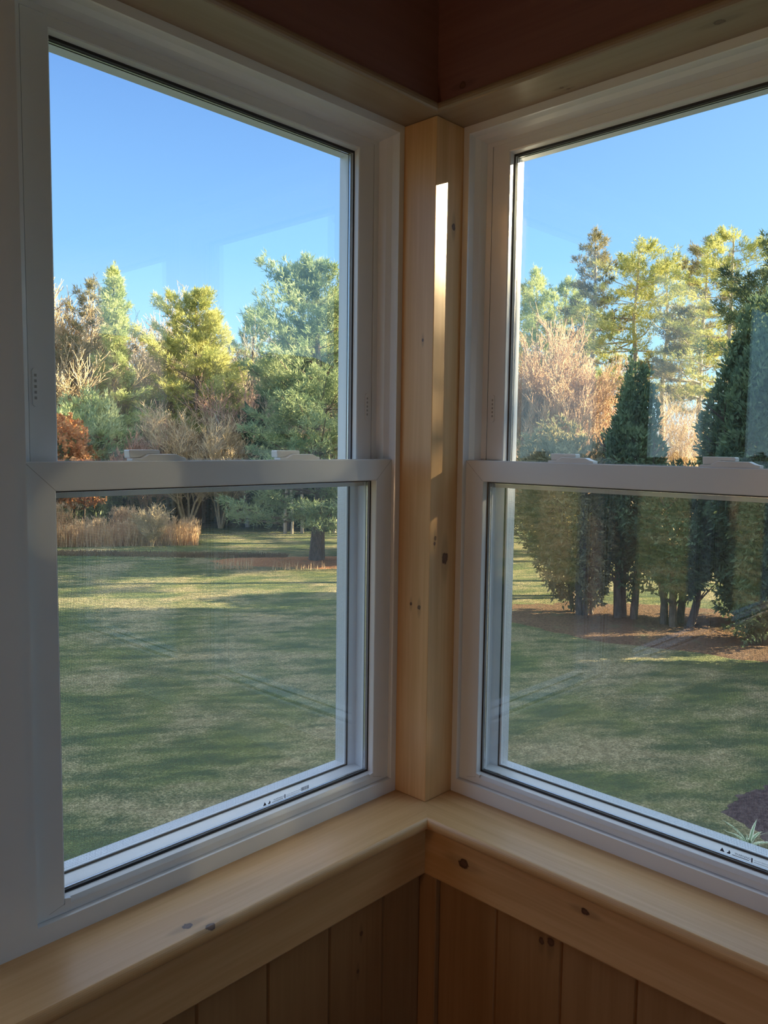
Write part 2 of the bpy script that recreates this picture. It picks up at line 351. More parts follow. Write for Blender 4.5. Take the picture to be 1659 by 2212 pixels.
    # plough strip along the top of the meeting rail
    mbox(mb,fn,a+.004,b-.004,.0145,.0150,d,d+.0010,0)
    ls=mb.build('lower_sash',[VIN,VEDGE],root)
    mb=MB(); mb.prism([(a+.044,.0255),(b-.044,.0255),(b-.044,.0350),(a+.044,.0350)],c+.022,d-.042,lambda u,v,t: fn(u,v,t)); mb.build('glass_pane',GLASS,ls)
    mb=MB(); ring(mb,fn,Lr,[(.0443,.0210,.0422,.0237),(.0470,.0245,.0440,.0246),(.0472,.0250,.0442,.0253),(.0443,.0210,.0422,.0253)],0)
    ring(mb,fn,Lr,[(.0443,.0210,.0422,.0352),(.0475,.0250,.0450,.0352),(.0475,.0250,.0450,.0360),(.0443,.0210,.0422,.0360)],0)
    ring(mb,fn,Lr,[(.0447,.0225,.0425,.0300),(.0482,.0262,.0455,.0300),(.0482,.0262,.0455,.0335),(.0447,.0225,.0425,.0335)],1)
    mb.build('glazing_gasket',[GASK,SPACER],ls)
    for sc in (.333,.620):
        cx=sc+ (s0-.083); e=direction
        mk=empty('sash_lock',parent=ls)
        q=MB()
        base=[(-.047,0),(-.047,.0042),(-.030,.0045),(-.018,.0105),(.030,.0105),(.040,.0062),(.047,.0050),(.047,0)]
        q.prism([(cx+e*u,d+v) for u,v in base],.0165,.034,lambda u,v,t: fn(u,t,v))
        lv=[(-.046,.0048),(-.047,.0160),(-.0455,.0172),(.004,.0172),(.006,.0158),(.006,.0108),(-.016,.0108),(-.026,.0050)]
        q.prism([(cx+e*u,d+v) for u,v in lv],.026,.043,lambda u,v,t: fn(u,t,v))
        bpy.data.objects.remove(mk)
        q.build('sash_lock',LOCKM,ls,.0009)
    # printed label low on the pane
    if s_label is not None:
        q=MB(); sx0=s_label; e=direction; zb=c+.0335; dz=.0246
        P=lambda x,z: fn(sx0+e*x,dz,zb+z)
        tri=[(0,0),(.0078,0),(.0039,.0066)]; q.add([P(*t) for t in tri],[(0,1,2)])
        hand=[(.0110,0),(.0165,0),(.0172,.0030),(.0150,.0066),(.0140,.0028),(.0125,.0022)]; q.add([P(*t) for t in hand],[tuple(range(6))])
        q.add([P(.0240+v[0],.0022+v[1]) for v in TXT[0]],TXT[1])
        q.add([P(.0200,.0000),P(.0470,.0000),P(.0470,.0010),P(.0200,.0010)],[(0,1,2,3)])
        q.add([P(.0500,-.0010),P(.0522,-.0010),P(.0522,.0066),P(.0500,.0066)],[(0,1,2,3)])
        q.add([P(.0545+v[0],.0030+v[1]) for v in TXT2[0]],TXT2[1])
        q.add([P(.0540,.0004),P(.0870,.0004),P(.0870,.0010),P(.0540,.0010)],[(0,1,2,3)])
        rr=random.Random(3); x=.090
        while x<.110:
            w__=rr.choice((.0005,.0008,.0012)); q.add([P(x,0),P(x+w__,0),P(x+w__,.0070),P(x,.0070)],[(0,1,2,3)]); x+=w__+rr.choice((.0005,.0008))
        q.build('warning_label',INK,ls)
    # insect screen over the lower half, outside
    R_=(s0+.0570,s1-.0570,ZS+.045,1.43)
    mb=MB(); ring(mb,fn,R_,[(.0010,.001,0,.0885),(.0070,.0045,.008,.0885),(.0070,.0045,.008,.0975),(.0010,.001,0,.0975)],0)
    ring(mb,fn,R_,[(0,0,0,.0872),(.0030,.003,.003,.0872),(.0030,.003,.003,.0884),(0,0,0,.0884)],1)
    sc_o=mb.build('screen_frame',[VIN,GASK],root)
    mb=MB(); a,b,c,d=R_; mb.add([fn(a+.0065,.0930,c+.0040),fn(b-.0065,.0930,c+.0040),fn(b-.0065,.0930,d-.0075),fn(a+.0065,.0930,d-.0075)],[(0,1,2,3)]); mb.build('insect_mesh',SCREEN,sc_o)
    return root
w1=make_window('window_1', mapL, -1, .412); w2=make_window('window_2', mapR, +1, .633)
PW=.804
def copy_tree(o, parent=None):
    c=o.copy(); C.objects.link(c)
    if parent: c.parent=parent
    for ch in list(o.children): copy_tree(ch, c)
    return c
k=3
for src,fn,cnt in ((w1,mapL,(1,2,3)),(w2,mapR,(1,))):
    for i in cnt:
        c_=copy_tree(src); c_.name='window_%d'%k; k+=1; c_.location=Vector(fn(PW*i,0,0))
# mull covers between the units
k=10
for fn,cnt in ((mapL,4),(mapR,1)):
    for i in range(cnt):
        mb=MB(); mbox(mb,fn,SO+.764+PW*i-.001,SO+PW*(i+1)+.001,-.0012,.125,ZS+.030,ZT); mbox(mb,fn,SO+.764+PW*i,SO+PW*(i+1),0,.125,ZS,ZS+.030); struct('trim_%d'%k,mb,VIN); k+=1
# glazed doors in the far walls
def door(name, a, b, fixed, axis):
    root=empty(name); tag(root,kind='structure'); mid=(a+b)/2
    for q0,q1,off in ((a,mid+.03,0.0),(mid-.03,b,-.05)):
        mb=MB(); F=(lambda s,d,z: (s,fixed+off-d,z)) if axis==0 else (lambda s,d,z:(fixed+off-d,s,z))
        ring(mb,F,(q0,q1,.01,2.15),[(0,0,0,.0),(.08,.12,.08,0),(.08,.12,.08,.045),(0,0,0,.045)])
        p_=mb.build('door_panel',VIN,root)
        mb=MB(); mb.prism([(q0+.08,.02),(q1-.08,.02),(q1-.08,.026),(q0+.08,.026)],.13,2.07,F and (lambda u,v,t:F(u,v,t))); mb.build('glass_pane',GLASS,p_)
door('door_1',RX+1.9,RX+3.0,RY-.01,0)

# ------------------------------------------------------------------ outdoors: ground
G=-1.9
def ground_mat():
    t=NT('lawn_grass'); p=t.pos()
    a=t.noise(p,.55,4,.6); b=t.noise(t.vscale(t.n('ShaderNodeVectorRotate',{0:p,'Angle':.6},rotation_type='Z_AXIS').outputs[0],(.55,1.5,1)),2.2,4,.65); f=t.noise(t.vscale(p,(1,1,1)),38,3,.7); g2=t.noise(p,9,3,.6)
    green=t.mix(t.smooth(b,.35,.65),(.085,.125,.065),(.19,.225,.08))
    dry=t.mix(t.smooth(g2,.3,.7),(.27,.23,.13),(.48,.41,.24))
    m1=t.math('ADD', t.math('MULTIPLY',a,.50), t.math('ADD', t.math('MULTIPLY',b,.30), t.math('MULTIPLY',f,.20)))
    c=t.mix(t.smooth(m1,.455,.60), green, dry)
    c=t.mix(t.math('MULTIPLY',t.smooth(f,.40,.62,1.,0.),.55), c, (.07,.075,.045))
    t.principled(c,.95,Normal=t.bump(t.math('ADD',f,g2),.9,.03),Specular_IOR_Level=.1); return t.m
mb=MB(); nx=60
def gz(x,y):
    d=math.hypot(x-5,y-5); return G + .0
vs_=[];fs=[]
mb.box((-140,-140,G-.2),(170,170,G)); o=struct('lawn',mb,ground_mat())
def blob(name, cx, cy, rx, ry, rz, h, mat, seed, nr=16, na=140, amp=.25):
    rnd=np.random.RandomState(seed); ph=rnd.rand(6)*6.28; mbb=MB(); V=[(0,0,h)]; F=[]
    for i in range(1,nr+1):
        t=i/nr
        for j in range(na):
            a=2*math.pi*j/na; rr_=1+amp*(math.sin(2*a+ph[0])*.5+math.sin(3*a+ph[1])*.3+math.sin(7*a+ph[2])*.15+math.sin(13*a+ph[3])*.1+math.sin(29*a+ph[4])*.07+math.sin(47*a+ph[5])*.05)
            V.append((rx*rr_*t*math.cos(a), ry*rr_*t*math.sin(a), h*(1-t**3)*(1+.25*rnd.randn()*.5)+.004 if i<nr else -.01))
    for j in range(na): F.append((0,1+j,1+(j+1)%na))
    for i in range(1,nr):
        for j in range(na): F.append((1+(i-1)*na+j,1+i*na+j,1+i*na+(j+1)%na,1+(i-1)*na+(j+1)%na))
    mbb.add(V,F,0,True); o=mbb.build(name,mat); o.location=(cx,cy,G); o.rotation_euler.z=rz; return o
def litter(name,a,b,c3):
    t=NT(name); p=t.pos(); n=t.noise(p,22,4,.7); n2=t.noise(p,3,3); c=t.mix(t.smooth(n,.35,.65),a,b); c=t.mix(t.smooth(n2,.55,.72),c,c3)
    t.principled(c,.95,Normal=t.bump(n,.9,.03),Specular_IOR_Level=.1); return t.m
NEED=litter('fallen_needles',(.30,.14,.07),(.55,.28,.14),(.22,.17,.09)); LITT=litter('brown_litter',(.10,.065,.045),(.22,.14,.09),(.15,.13,.08)); MULCH=litter('dark_mulch',(.055,.040,.045),(.12,.09,.09),(.20,.17,.15))
tag(blob('needle_bed',14.2,15.4,3.2,1.35,-.72,.05,NEED,5),'carpet of orange fallen needles under the lone pine on the lawn','needle bed',kind='stuff')
tag(blob('needle_bed',13.4,4.6,4.6,1.9,math.radians(98),.05,LITT,8),'reddish brown litter bed under the row of dark evergreens','needle bed',kind='stuff')
tag(blob('mulch_bed',6.75,.35,1.05,1.25,.3,.05,MULCH,3),'dark mulch bed with a spiky striped plant at its edge','mulch bed')

# ------------------------------------------------------------------ vegetation builders (numpy)
def unit(v): return v/np.maximum(np.linalg.norm(v,axis=-1,keepdims=True),1e-9)
def tufts(rs, P, D, size, blades, width, spread=.8):
    """every tuft is a spray of narrow needles / leaves"""
    n=len(P); P=np.repeat(P,blades,0); D=np.repeat(D,blades,0)
    R=rs.normal(size=P.shape); d=unit(D+spread*R); L_=size*(.6+.8*rs.rand(len(P),1))
    side=unit(np.cross(d,rs.normal(size=P.shape)))*width*(.6+.8*rs.rand(len(P),1))
    base=P+rs.normal(size=P.shape)*size*.18; mid=base+d*L_*.45
    V=np.stack([base,mid+side,base+d*L_,mid-side],1).reshape(-1,3)
    k=np.arange(len(P))[:,None]*4; F=np.concatenate([k+np.array([0,1,2]),k+np.array([0,2,3])],1).reshape(-1,3)
    return V,F
def tubes(P0,P1,r0,r1,sides=4):
    P0=np.asarray(P0,float);P1=np.asarray(P1,float);r0=np.asarray(r0,float)[:,None];r1=np.asarray(r1,float)[:,None]
    d=unit(P1-P0); ref=np.where(np.abs(d[:,2:3])>.9,np.array([[1.,0,0]]),np.array([[0,0,1.]])); a=unit(np.cross(d,ref)); b=np.cross(d,a)
    V=[]
    for P,r in ((P0,r0),(P1,r1)):
        for i in range(sides):
            t=2*math.pi*i/sides; V.append(P+r*(a*math.cos(t)+b*math.sin(t)))
    V=np.stack(V,1).reshape(-1,3); k=np.arange(len(P0))[:,None]*2*sides; F=[]
    for i in range(sides):
        j=(i+1)%sides; F += [[i,j,sides+j],[i,sides+j,sides+i]]
    F=(k[:,:,None]*0+k[:,:,None]+np.array(F)[None]).reshape(-1,3); return V,F
def trunk_segs(rs, H, r, lean=(0,0), wob=.05, n=8, top=.12):
    pts=[np.array([0,0,-.12])]
    for i in range(1,n+1):
        t=i/n; pts.append(np.array([lean[0]*t+wob*rs.normal(), lean[1]*t+wob*rs.normal(), H*t]))
    P0=np.array(pts[:-1]);P1=np.array(pts[1:]); ts=np.linspace(0,1,n+1); rr=r*((1-ts)*(1-top)+top); rr[0]*=1.25
    return P0,P1,rr[:-1],rr[1:],pts
def interp(pts,t):
    n=len(pts)-1; x=min(max(t*n,0),n-1e-6); i=int(x); return pts[i]*(1-(x-i))+pts[i+1]*(x-i)

def conifer(name, seed, H, R, base, fol, brk, r=.16, droop=-.05, whorl=.34, nb=6, prof=None, density=1.0, tsize=.17, twidth=.011, blades=10, lean=(0,0), dead=0, cut=None, rise=.75):
    rs=np.random.RandomState(seed); root=empty(name)
    P0,P1,r0,r1,pts=trunk_segs(rs,H,r,lean); A=[P0];B=[P1];ra=[r0];rb=[r1]
    if prof is None: prof=lambda t:(1-t)**.75*(.55+.45*min(1,t*5))+.05
    Pc=[];Dc=[]; z=base; lob=rs.rand(5)*6.28
    while z<H-.05:
        t=(z-base)/(H-base); c0=interp(pts,z/H); rad=R*prof(t)*(.8+.4*rs.rand())
        for j in range(nb if t>.1 else nb+1):
            az=rs.rand()*6.28; L_=rad*(.55+.65*rs.rand())*(1+.22*math.sin(2*az+lob[0]+3*t)+.15*math.sin(3*az+lob[1]))
            if cut and cut(az,t): continue
            el=droop+ t*rise + .12*rs.normal(); dv=np.array([math.cos(az)*math.cos(el),math.sin(az)*math.cos(el),math.sin(el)])
            e=c0+dv*L_+np.array([0,0,.10*L_]); m=c0+dv*L_*.5+np.array([0,0,-.03*L_])
            A.append(np.array([c0,m]));B.append(np.array([m,e])); br=max(.008,r*.22*(1-t)*L_/R+.006); ra.append([br,br*.65]);rb.append([br*.65,br*.25])
            n=max(4,int(L_*26*density)); u=rs.rand(n)**.6*.72+.30; pp=np.where(u[:,None]<.5,c0+(m-c0)*(u[:,None]*2),m+(e-m)*(u[:,None]*2-1))
            lat=np.cross(dv,[0,0,1]); lat/=np.linalg.norm(lat)+1e-9
            w=L_*.34*(1-(u-.55)**2*2.2).clip(.15,1); pp=pp+lat*(rs.uniform(-1,1,n)*w)[:,None]+np.array([0,0,1])*(rs.normal(size=n)*.055+.03)[:,None]
            Pc.append(pp); Dc.append(np.tile(dv*.8+np.array([0,0,.55]),(n,1)))
        z+=whorl*(.7+.6*rs.rand())*(1-.35*t)
    for _ in range(dead):
        z=base*(.45+.55*rs.rand()); az=rs.rand()*6.28; L_=.4+rs.rand()*R*.5; c0=interp(pts,z/H); e=c0+np.array([math.cos(az),math.sin(az),.1*rs.normal()-.1])*L_
        A.append(c0[None]);B.append(e[None]);ra.append([.018]);rb.append([.005])
    top=interp(pts,1.0); Pc.append(top+rs.normal(size=(14,3))*[.07,.07,.12]); Dc.append(np.tile([0,0,1.],(14,1)))
    V,F=tufts(rs,np.concatenate(Pc),np.concatenate(Dc),tsize,blades,twidth); tri_mesh('foliage',V,F,fol,root)
    V,F=tubes(np.concatenate(A),np.concatenate(B),np.concatenate(ra),np.concatenate(rb),5); tri_mesh('trunk',V,F,brk,root,True)
    return root
def bushy(name, seed, rx, ry, z0, z1, fol, brk, stems=4, n=2600, tsize=.13, twidth=.03, blades=5, base_spread=.15, up_=.5, taper=0.0, lean=(0,0), stem_r=.05, fill=.55, lump=.28):
    rs=np.random.RandomState(seed); root=empty(name)
    d=unit(rs.normal(size=(n,3))); ph=rs.rand(8)*6.28
    lumpf=1+lump*(np.sin(3*np.arctan2(d[:,1],d[:,0])+ph[0]+2*d[:,2])*.4+np.sin(5*np.arctan2(d[:,1],d[:,0])+ph[1]-4*d[:,2])*.35+np.sin(9*d[:,2]+ph[2]+2*d[:,0])*.35)
    rad=(fill+(1-fill)*rs.rand(n)**.5)*lumpf; hz=(z1-z0)/2; zc=(z0+z1)/2
    zz=d[:,2]*rad; tp=1-taper*(zz*.5+.5).clip(0,1)
    P=np.stack([d[:,0]*rad*rx*tp,d[:,1]*rad*ry*tp,zc+zz*hz],1); tt=((P[:,2]-z0)/(z1-z0)); P[:,0]+=lean[0]*tt; P[:,1]+=lean[1]*tt
    P=P[P[:,2]>.02]; D=unit(P-np.array([lean[0]*.5,lean[1]*.5,zc]))+np.array([0,0,up_])
    V,F=tufts(rs,P,D,tsize,blades,twidth); tri_mesh('foliage',V,F,fol,root)
    A=[];B=[];ra=[];rb=[]
    for i in range(stems):
        az=6.28*i/stems+rs.rand(); b=np.array([math.cos(az)*base_spread*.5,math.sin(az)*base_spread*.5,-.1]); H=(z0*.35+z1*.65)
        prev=b; fx,fy=math.cos(az)*rx*.5+lean[0]*.6, math.sin(az)*ry*.5+lean[1]*.6
        for kx in range(1,6):
            t=kx/5; q=np.array([b[0]+fx*t**1.3,b[1]+fy*t**1.3,H*t])+rs.normal(size=3)*.04; A.append(prev);B.append(q);ra.append(stem_r*(1-t*.8+.16));rb.append(stem_r*(1-t*.8));prev=q
            for _ in range(3):
                a2=rs.rand()*6.28; e=q+np.array([math.cos(a2)*rx*.45,math.sin(a2)*ry*.45,.25+.2*rs.rand()]); A.append(q);B.append(e);ra.append(stem_r*.3);rb.append(.004)
    V,F=tubes(A,B,ra,rb,5); tri_mesh('stem',V,F,brk,root,True); return root
def bare(name, seed, H, brk, r=.12, spread=.5, levels=4, first=.3, kids=6, leaf=None, ln=900, lsize=.07, stems=1, twigmat=None, rate=.62, min_r=.006):
    rs=np.random.RandomState(seed); root=empty(name); A=[];B=[];ra=[];rb=[];tips=[];lv=[]
    def grow(p,d,L_,r_,lev):
        n=4 if lev<2 else 3; q=p
        for i in range(n):
            d=unit(d+rs.normal(size=3)*.13+np.array([0,0,.06])); e=q+d*L_/n; rr_=r_*(1-.45*(i+1)/n)
            A.append(q);B.append(e);ra.append(r_*(1-.45*i/n));rb.append(max(rr_,.003));lv.append(lev)
            q=e
            if lev<levels and (i+1)/n>=(first if lev==0 else .25):
                nk=(kids+2 if lev==0 else kids); slots=max(1,int(n*(1-(first if lev==0 else .25))+.99))
                for _ in range(int(nk/slots+rs.rand())):
                    a=rs.normal(size=3); a-=d*(a@d); a=unit(a); nd=unit(d*(1-spread)+a*spread+np.array([0,0,.18]))
                    grow(q,nd,L_*rate*(.6+.5*rs.rand()),max(rr_*.55,min_r*.6),lev+1)
        tips.append((q,d))
    for i in range(stems):
        az=6.28*i/max(stems,1)+rs.rand(); dd=unit(np.array([math.cos(az)*.28,math.sin(az)*.28,1.])) if stems>1 else np.array([0,0,1.])
        grow(np.array([0,0,-.1])+ (np.array([math.cos(az),math.sin(az),0])*.08 if stems>1 else 0),dd,H*.72,r,0)
    lv=np.array(lv);A=np.array(A);B=np.array(B);ra=np.array(ra);rb=np.array(rb); sc_=H/B[:,2].max(); A*=sc_;B*=sc_
    thick=lv<=1; V,F=tubes(A[thick],B[thick],ra[thick],rb[thick],6); tri_mesh('trunk',V,F,brk,root,True)
    V,F=tubes(A[~thick],B[~thick],np.maximum(ra[~thick],min_r),np.maximum(rb[~thick],min_r*.7),3); tri_mesh('twigs',V,F,twigmat or brk,root)
    if leaf:
        T=np.array([t[0] for t in tips])*sc_; idx=rs.randint(0,len(T),ln); V,F=tufts(rs,T[idx]+rs.normal(size=(ln,3))*.12,rs.normal(size=(ln,3)),lsize,3,lsize*.35); tri_mesh('leaves',V,F,leaf,root)
    return root

F_MAIN=foliage('needles_blue_green',(0.17, 0.25, 0.14),(0.42, 0.48, 0.26)); F_YEL=foliage('needles_yellow_green',(0.3, 0.34, 0.11),(0.62, 0.6, 0.24))
F_LITE=foliage('needles_light_green',(0.26, 0.34, 0.15),(0.56, 0.6, 0.28)); F_DARK=foliage('needles_dark',(0.05, 0.085, 0.055),(0.11, 0.15, 0.08))
F_CED=foliage('cedar_green',(0.075, 0.13, 0.085),(0.19, 0.26, 0.14)); F_OLV=foliage('cedar_olive',(0.16, 0.16, 0.09),(0.34, 0.3, 0.17)); F_SAGE=foliage('needles_soft_green',(0.26, 0.35, 0.18),(0.52, 0.58, 0.32))
F_OAK=foliage('oak_leaves_orange',(0.42, 0.19, 0.08),(0.72, 0.38, 0.18)); F_RUST=foliage('dead_leaves',(.24,.13,.07),(.38,.22,.12))
B_PINE=bark('bark_pine',(.10,.075,.06),(.20,.15,.12)); B_GREY=bark('bark_grey',(0.34, 0.28, 0.22),(0.52, 0.45, 0.36)); B_TAN=bark('bark_tan',(0.5, 0.37, 0.22),(0.74, 0.57, 0.36))
B_COP=bark('bark_copper',(.46,.30,.18),(.62,.44,.29)); B_RED=bark('bark_reddish',(0.42, 0.23, 0.17),(0.58, 0.36, 0.27)); B_BIR=bark('bark_birch',(.62,.56,.50),(.80,.76,.70)); B_DK=bark('bark_dark',(.05,.04,.035),(.10,.08,.065)); B_STRAW=bark('twigs_straw',(.50,.38,.22),(.70,.56,.36))

def spot(bearing, dist):
    a=YAW-math.radians(bearing); return (CAM.x+dist*math.cos(a), CAM.y+dist*math.sin(a), G)
def put(o, bearing, dist, rz=0, scale=1, label=None, cat='tree', group=None):
    if bearing<-7.5 and dist>25: dist*=1.13; scale=scale*1.065      # the left wood stands a little further off
    o.location=spot(bearing,dist); o.rotation_euler.z=rz; o.scale=(scale,)*3 if not isinstance(scale,tuple) else scale
    if label: tag(o,label,cat,group)
    return o
def clone(o, *a, **k): return put(copy_tree(o), *a, **k)

# --- the lone pine and its neighbours
pine=conifer('pine_tree',11,8.15,2.75,1.30,F_MAIN,B_PINE,r=.21,nb=8,whorl=.30,density=1.15,droop=-.02,prof=lambda t:(.86 if t<.12 else .95)*(1-t)**.62+.05,cut=lambda az,t: t<.4 and math.cos(az+.4-.88)>.45)
put(pine,-4.86,22.7,.4,1,'lone blue-green pine with a bare trunk foot rising from orange needles')
p2=conifer('pine_tree',12,9.6,1.9,4.6,F_YEL,B_PINE,r=.18,nb=6,dead=6)
put(p2,-1.9,27,.2,1,'yellow-green pine close behind the lone pine, cut off by the window frame')
s_=bare('bare_tree',21,5.2,B_TAN,r=.06,spread=.5,levels=4,kids=5,stems=3)
put(s_,-2.1,24.2,0,1,'pale leafless shrub tree beside the lone pine, near the window frame')
# --- left tree line
ptan=bare('bare_tree',31,9.6,B_TAN,r=.13,spread=.42,levels=4,kids=8,first=.15,min_r=.011)
put(ptan,-22.6,30.5,0,1,'tall tan leafless tree at the far left of the tree line')
clone(ptan,-20.6,31.5,2.1,.93,label='tan leafless tree between the leftmost bare tree and the light green pine')
pt=conifer('pine_tree',13,9.1,1.55,5.2,F_OLV,B_GREY,r=.12,nb=5,density=.8,dead=8)
put(pt,-19.9,31,0,1,'thin brownish-green pine top among the tan bare trees at left')
plt=conifer('pine_tree',14,9.2,1.9,1.6,F_LITE,B_PINE,r=.17,nb=7,whorl=.33,prof=lambda t:(1-t)**.85*(.7+.3*math.sin(t*9))+.06)
put(plt,-18.5,29,1.0,1,'light green ragged pine with a pointed top in the left tree line')
bgr=bare('bare_tree',32,9.7,B_GREY,r=.12,spread=.5,levels=4,kids=8,first=.3,min_r=.010)
put(bgr,-17.2,34,0,1,'grey leafless tree behind the light green pine')
clone(bgr,-14.9,34.5,1.9,.97,label='grey leafless tree between the light green and the rounded yellow-green pine')
clone(bgr,-20.9,35,4.0,1.0,label='grey leafless tree behind the tan trees at far left')
pye=conifer('pine_tree',15,8.6,2.1,1.4,F_YEL,B_PINE,r=.17,nb=8,whorl=.30,density=1.1,prof=lambda t:.95*(1-t**2.6)**.8*(.75+.25*min(1,t*4))+.03)
put(pye,-13.2,29.5,0,1,'rounded yellow-green pine in the middle of the left tree line')
clone(bgr,-11.6,33,.6,.86,label='grey leafless tree right of the rounded yellow-green pine')
pbl=conifer('pine_tree',16,8.7,1.9,2.0,F_MAIN,B_PINE,r=.15,nb=6)
put(pbl,-9.3,33,0,1,'distant bluish pine in the gap left of the lone pine')
clone(pbl,-7.0,31,2,.82,label='small bluish pine just left of the lone pine')
bir=bare('birch_tree',33,5.9,B_BIR,r=.09,min_r=.010,spread=.4,levels=3,kids=8,twigmat=B_RED,first=.2)
put(bir,-9.7,28.5,0,1,'small white-stemmed birch with reddish twigs in the gap of the tree line')
brd=bare('bare_shrub',34,4.6,B_RED,r=.045,spread=.45,levels=4,kids=6,stems=6,min_r=.009)
put(brd,-16.5,28.2,0,1,'reddish twiggy leafless shrub under the light green pine','shrub')
btn=bare('bare_shrub',35,4.8,B_TAN,r=.05,spread=.45,levels=4,kids=6,stems=6,min_r=.009)
put(btn,-13.9,27.8,0,1,'tan twiggy leafless shrub under the rounded yellow-green pine','shrub')
clone(btn,-11.6,28.1,1.2,.9,label='tan leafless shrub left of the small birch',cat='shrub')
clone(brd,-10.3,30,1.2,1.15,label='reddish leafless shrub behind the small birch',cat='shrub')
rnd_=bushy('pine_shrub',41,1.75,1.6,.4,4.6,F_SAGE,B_PINE,n=2600,tsize=.2,twidth=.02,blades=7,up_=.9)
put(rnd_,-20.4,27.6,0,1,'soft green rounded young pine low at the left','shrub')
oak=bushy('oak_shrub',42,1.25,1.2,1.3,4.1,F_OAK,B_PINE,n=1500,tsize=.11,twidth=.05,blades=4,stems=3,up_=0)
put(oak,-22.6,25.8,0,1,'small oak holding orange-brown leaves at the far left','shrub')
clone(oak,-20.9,26.6,2,.72,label='lower cluster of rusty oak leaves right of the larger orange oak',cat='shrub')
# dark understory of the wood, rows of slim trunks and dark evergreens
uev=bushy('dark_evergreen',43,2.4,1.8,.1,4.6,F_DARK,B_DK,n=2400,tsize=.3,twidth=.05,blades=5,up_=.3)
put(uev,-24,31.5,0,1,'dark evergreen thicket deep in the wood behind the lawn',cat='tree',group='dark evergreens deep in the wood behind the lawn')
i=0
for b_,d_ in ((-21.5,33),(-19,32.5),(-16.3,33),(-13.8,32.3),(-11.3,32.3),(-8.8,32.3),(-6.2,32.2),(-3.6,32.2),(-1,32.3),(2,35),(5,36),(8,36),(-17.8,38),(-12.5,39),(-7.5,39),(-2.5,39)):
    i+=1; clone(uev,b_,d_,i*1.3,.95+.12*math.sin(i*2.1),label='dark evergreen thicket deep in the wood behind the lawn',cat='tree',group='dark evergreens deep in the wood behind the lawn')
slim=bare('slender_tree',51,7.6,B_GREY,r=.075,spread=.35,levels=3,kids=4,first=.6)
rr=random.Random(4); first_=True
for i in range(34):
    b_=-20+i*.52+rr.uniform(-.2,.2); d_=29.6+rr.uniform(0,2.3)
    o=slim if first_ else copy_tree(slim); first_=False
    put(o,b_,d_,rr.uniform(0,6),rr.uniform(.8,1.12),'slender grey tree trunk at the dark edge of the wood behind the lawn','tree','slender trunks at the edge of the wood')
# backdrop pines all along
back=conifer('backdrop_pine',17,8.6,2.3,1.5,F_MAIN,B_PINE,r=.16,nb=7,whorl=.36,density=.9,tsize=.26,twidth=.024)
back2=conifer('backdrop_pine',18,8.2,2.2,1.2,F_LITE,B_PINE,r=.16,nb=7,whorl=.36,density=.9,tsize=.26,twidth=.024)
used=set()
for i,(b_,d_,s__) in enumerate(((-25,36,.95),(-22.8,37,.93),(-19.6,38,.9),(-15.9,38,.92),(-12,38,.88),(-8.3,38.5,.88),(-5.6,36,.97),(-3.3,36,1.02),(-.7,36,1.05),(2,36,1.05),(4.6,37,1.08),(7.2,38,1.08))):
    src=back if i%2==0 else back2
    o=src if src.name not in used else copy_tree(src); used.add(src.name)
    put(o,b_,d_,i*1.7,s__,'backdrop pine filling the wood behind the front row of trees','tree','backdrop pines behind the front row')
# --- right-hand trees
pr=conifer('tall_pine',19,10.4,2.3,5.2,F_YEL,B_GREY,r=.19,nb=5,whorl=.50,dead=16,density=.95,rise=.35,tsize=.15,prof=lambda t:(.75+.45*math.sin(t*3.1))*(1-t**3)**.7*.8+.05)
put(pr,17.0,31,0,1.02,'tall broad-topped pine with twin look trunks, right of the spired pine')
pr2=conifer('tall_pine',20,10.9,1.9,4.9,F_OLV,B_GREY,r=.17,nb=5,whorl=.44,dead=14,density=.95,rise=.6,tsize=.15,prof=lambda t:(1-t)**.6*.9+.05)
put(pr2,14.3,32,0,1.04,'spired pine standing higher than its neighbours in the right window')
pr3=conifer('tall_pine',22,10.2,2.0,4.4,F_LITE,B_GREY,r=.17,nb=6,whorl=.42,dead=8,density=.95,tsize=.15,prof=lambda t:(1-t**1.8)*.9+.08)
put(pr3,10.5,34,0,1.02,'green pine behind the coppery bare tree, next to the window frame')
clone(pr3,12.4,35,2.2,1.0,label='green pine between the window-edge pine and the spired pine')
clone(pr,19.0,32.5,2.4,.99,label='pine just right of the tall broad-topped pine')
clone(pr2,21.3,30.5,1.4,.96,label='narrow pine between the two broad-topped pines on the right')
clone(pr,23.0,28.5,4.0,.98,label='broad-topped pine standing behind the dark cedars at right')
pd=conifer('tall_pine',23,8.7,2.8,5.3,F_DARK,B_DK,r=.18,nb=6,whorl=.5,density=1.0,dead=10)
put(pd,26.3,23,0,1,'dark pine reaching in with drooping boughs at the right edge')
cop=bare('coppery_tree',36,7.3,B_COP,r=.055,spread=.33,levels=4,kids=7,stems=12,first=.15,rate=.56,min_r=.0062)
put(cop,11.3,23.7,0,1.03,'coppery leafless many-stemmed tree lit by the sun in the right window')
cop2=bare('coppery_tree',37,5.6,B_TAN,r=.05,spread=.40,levels=4,kids=5,stems=6,first=.2)
put(cop2,14.2,26.5,0,1.0,'smaller tan leafless tree right of the coppery tree')
clone(cop2,20.0,27,1,.95,label='tan leafless tree showing between the dark cedars')
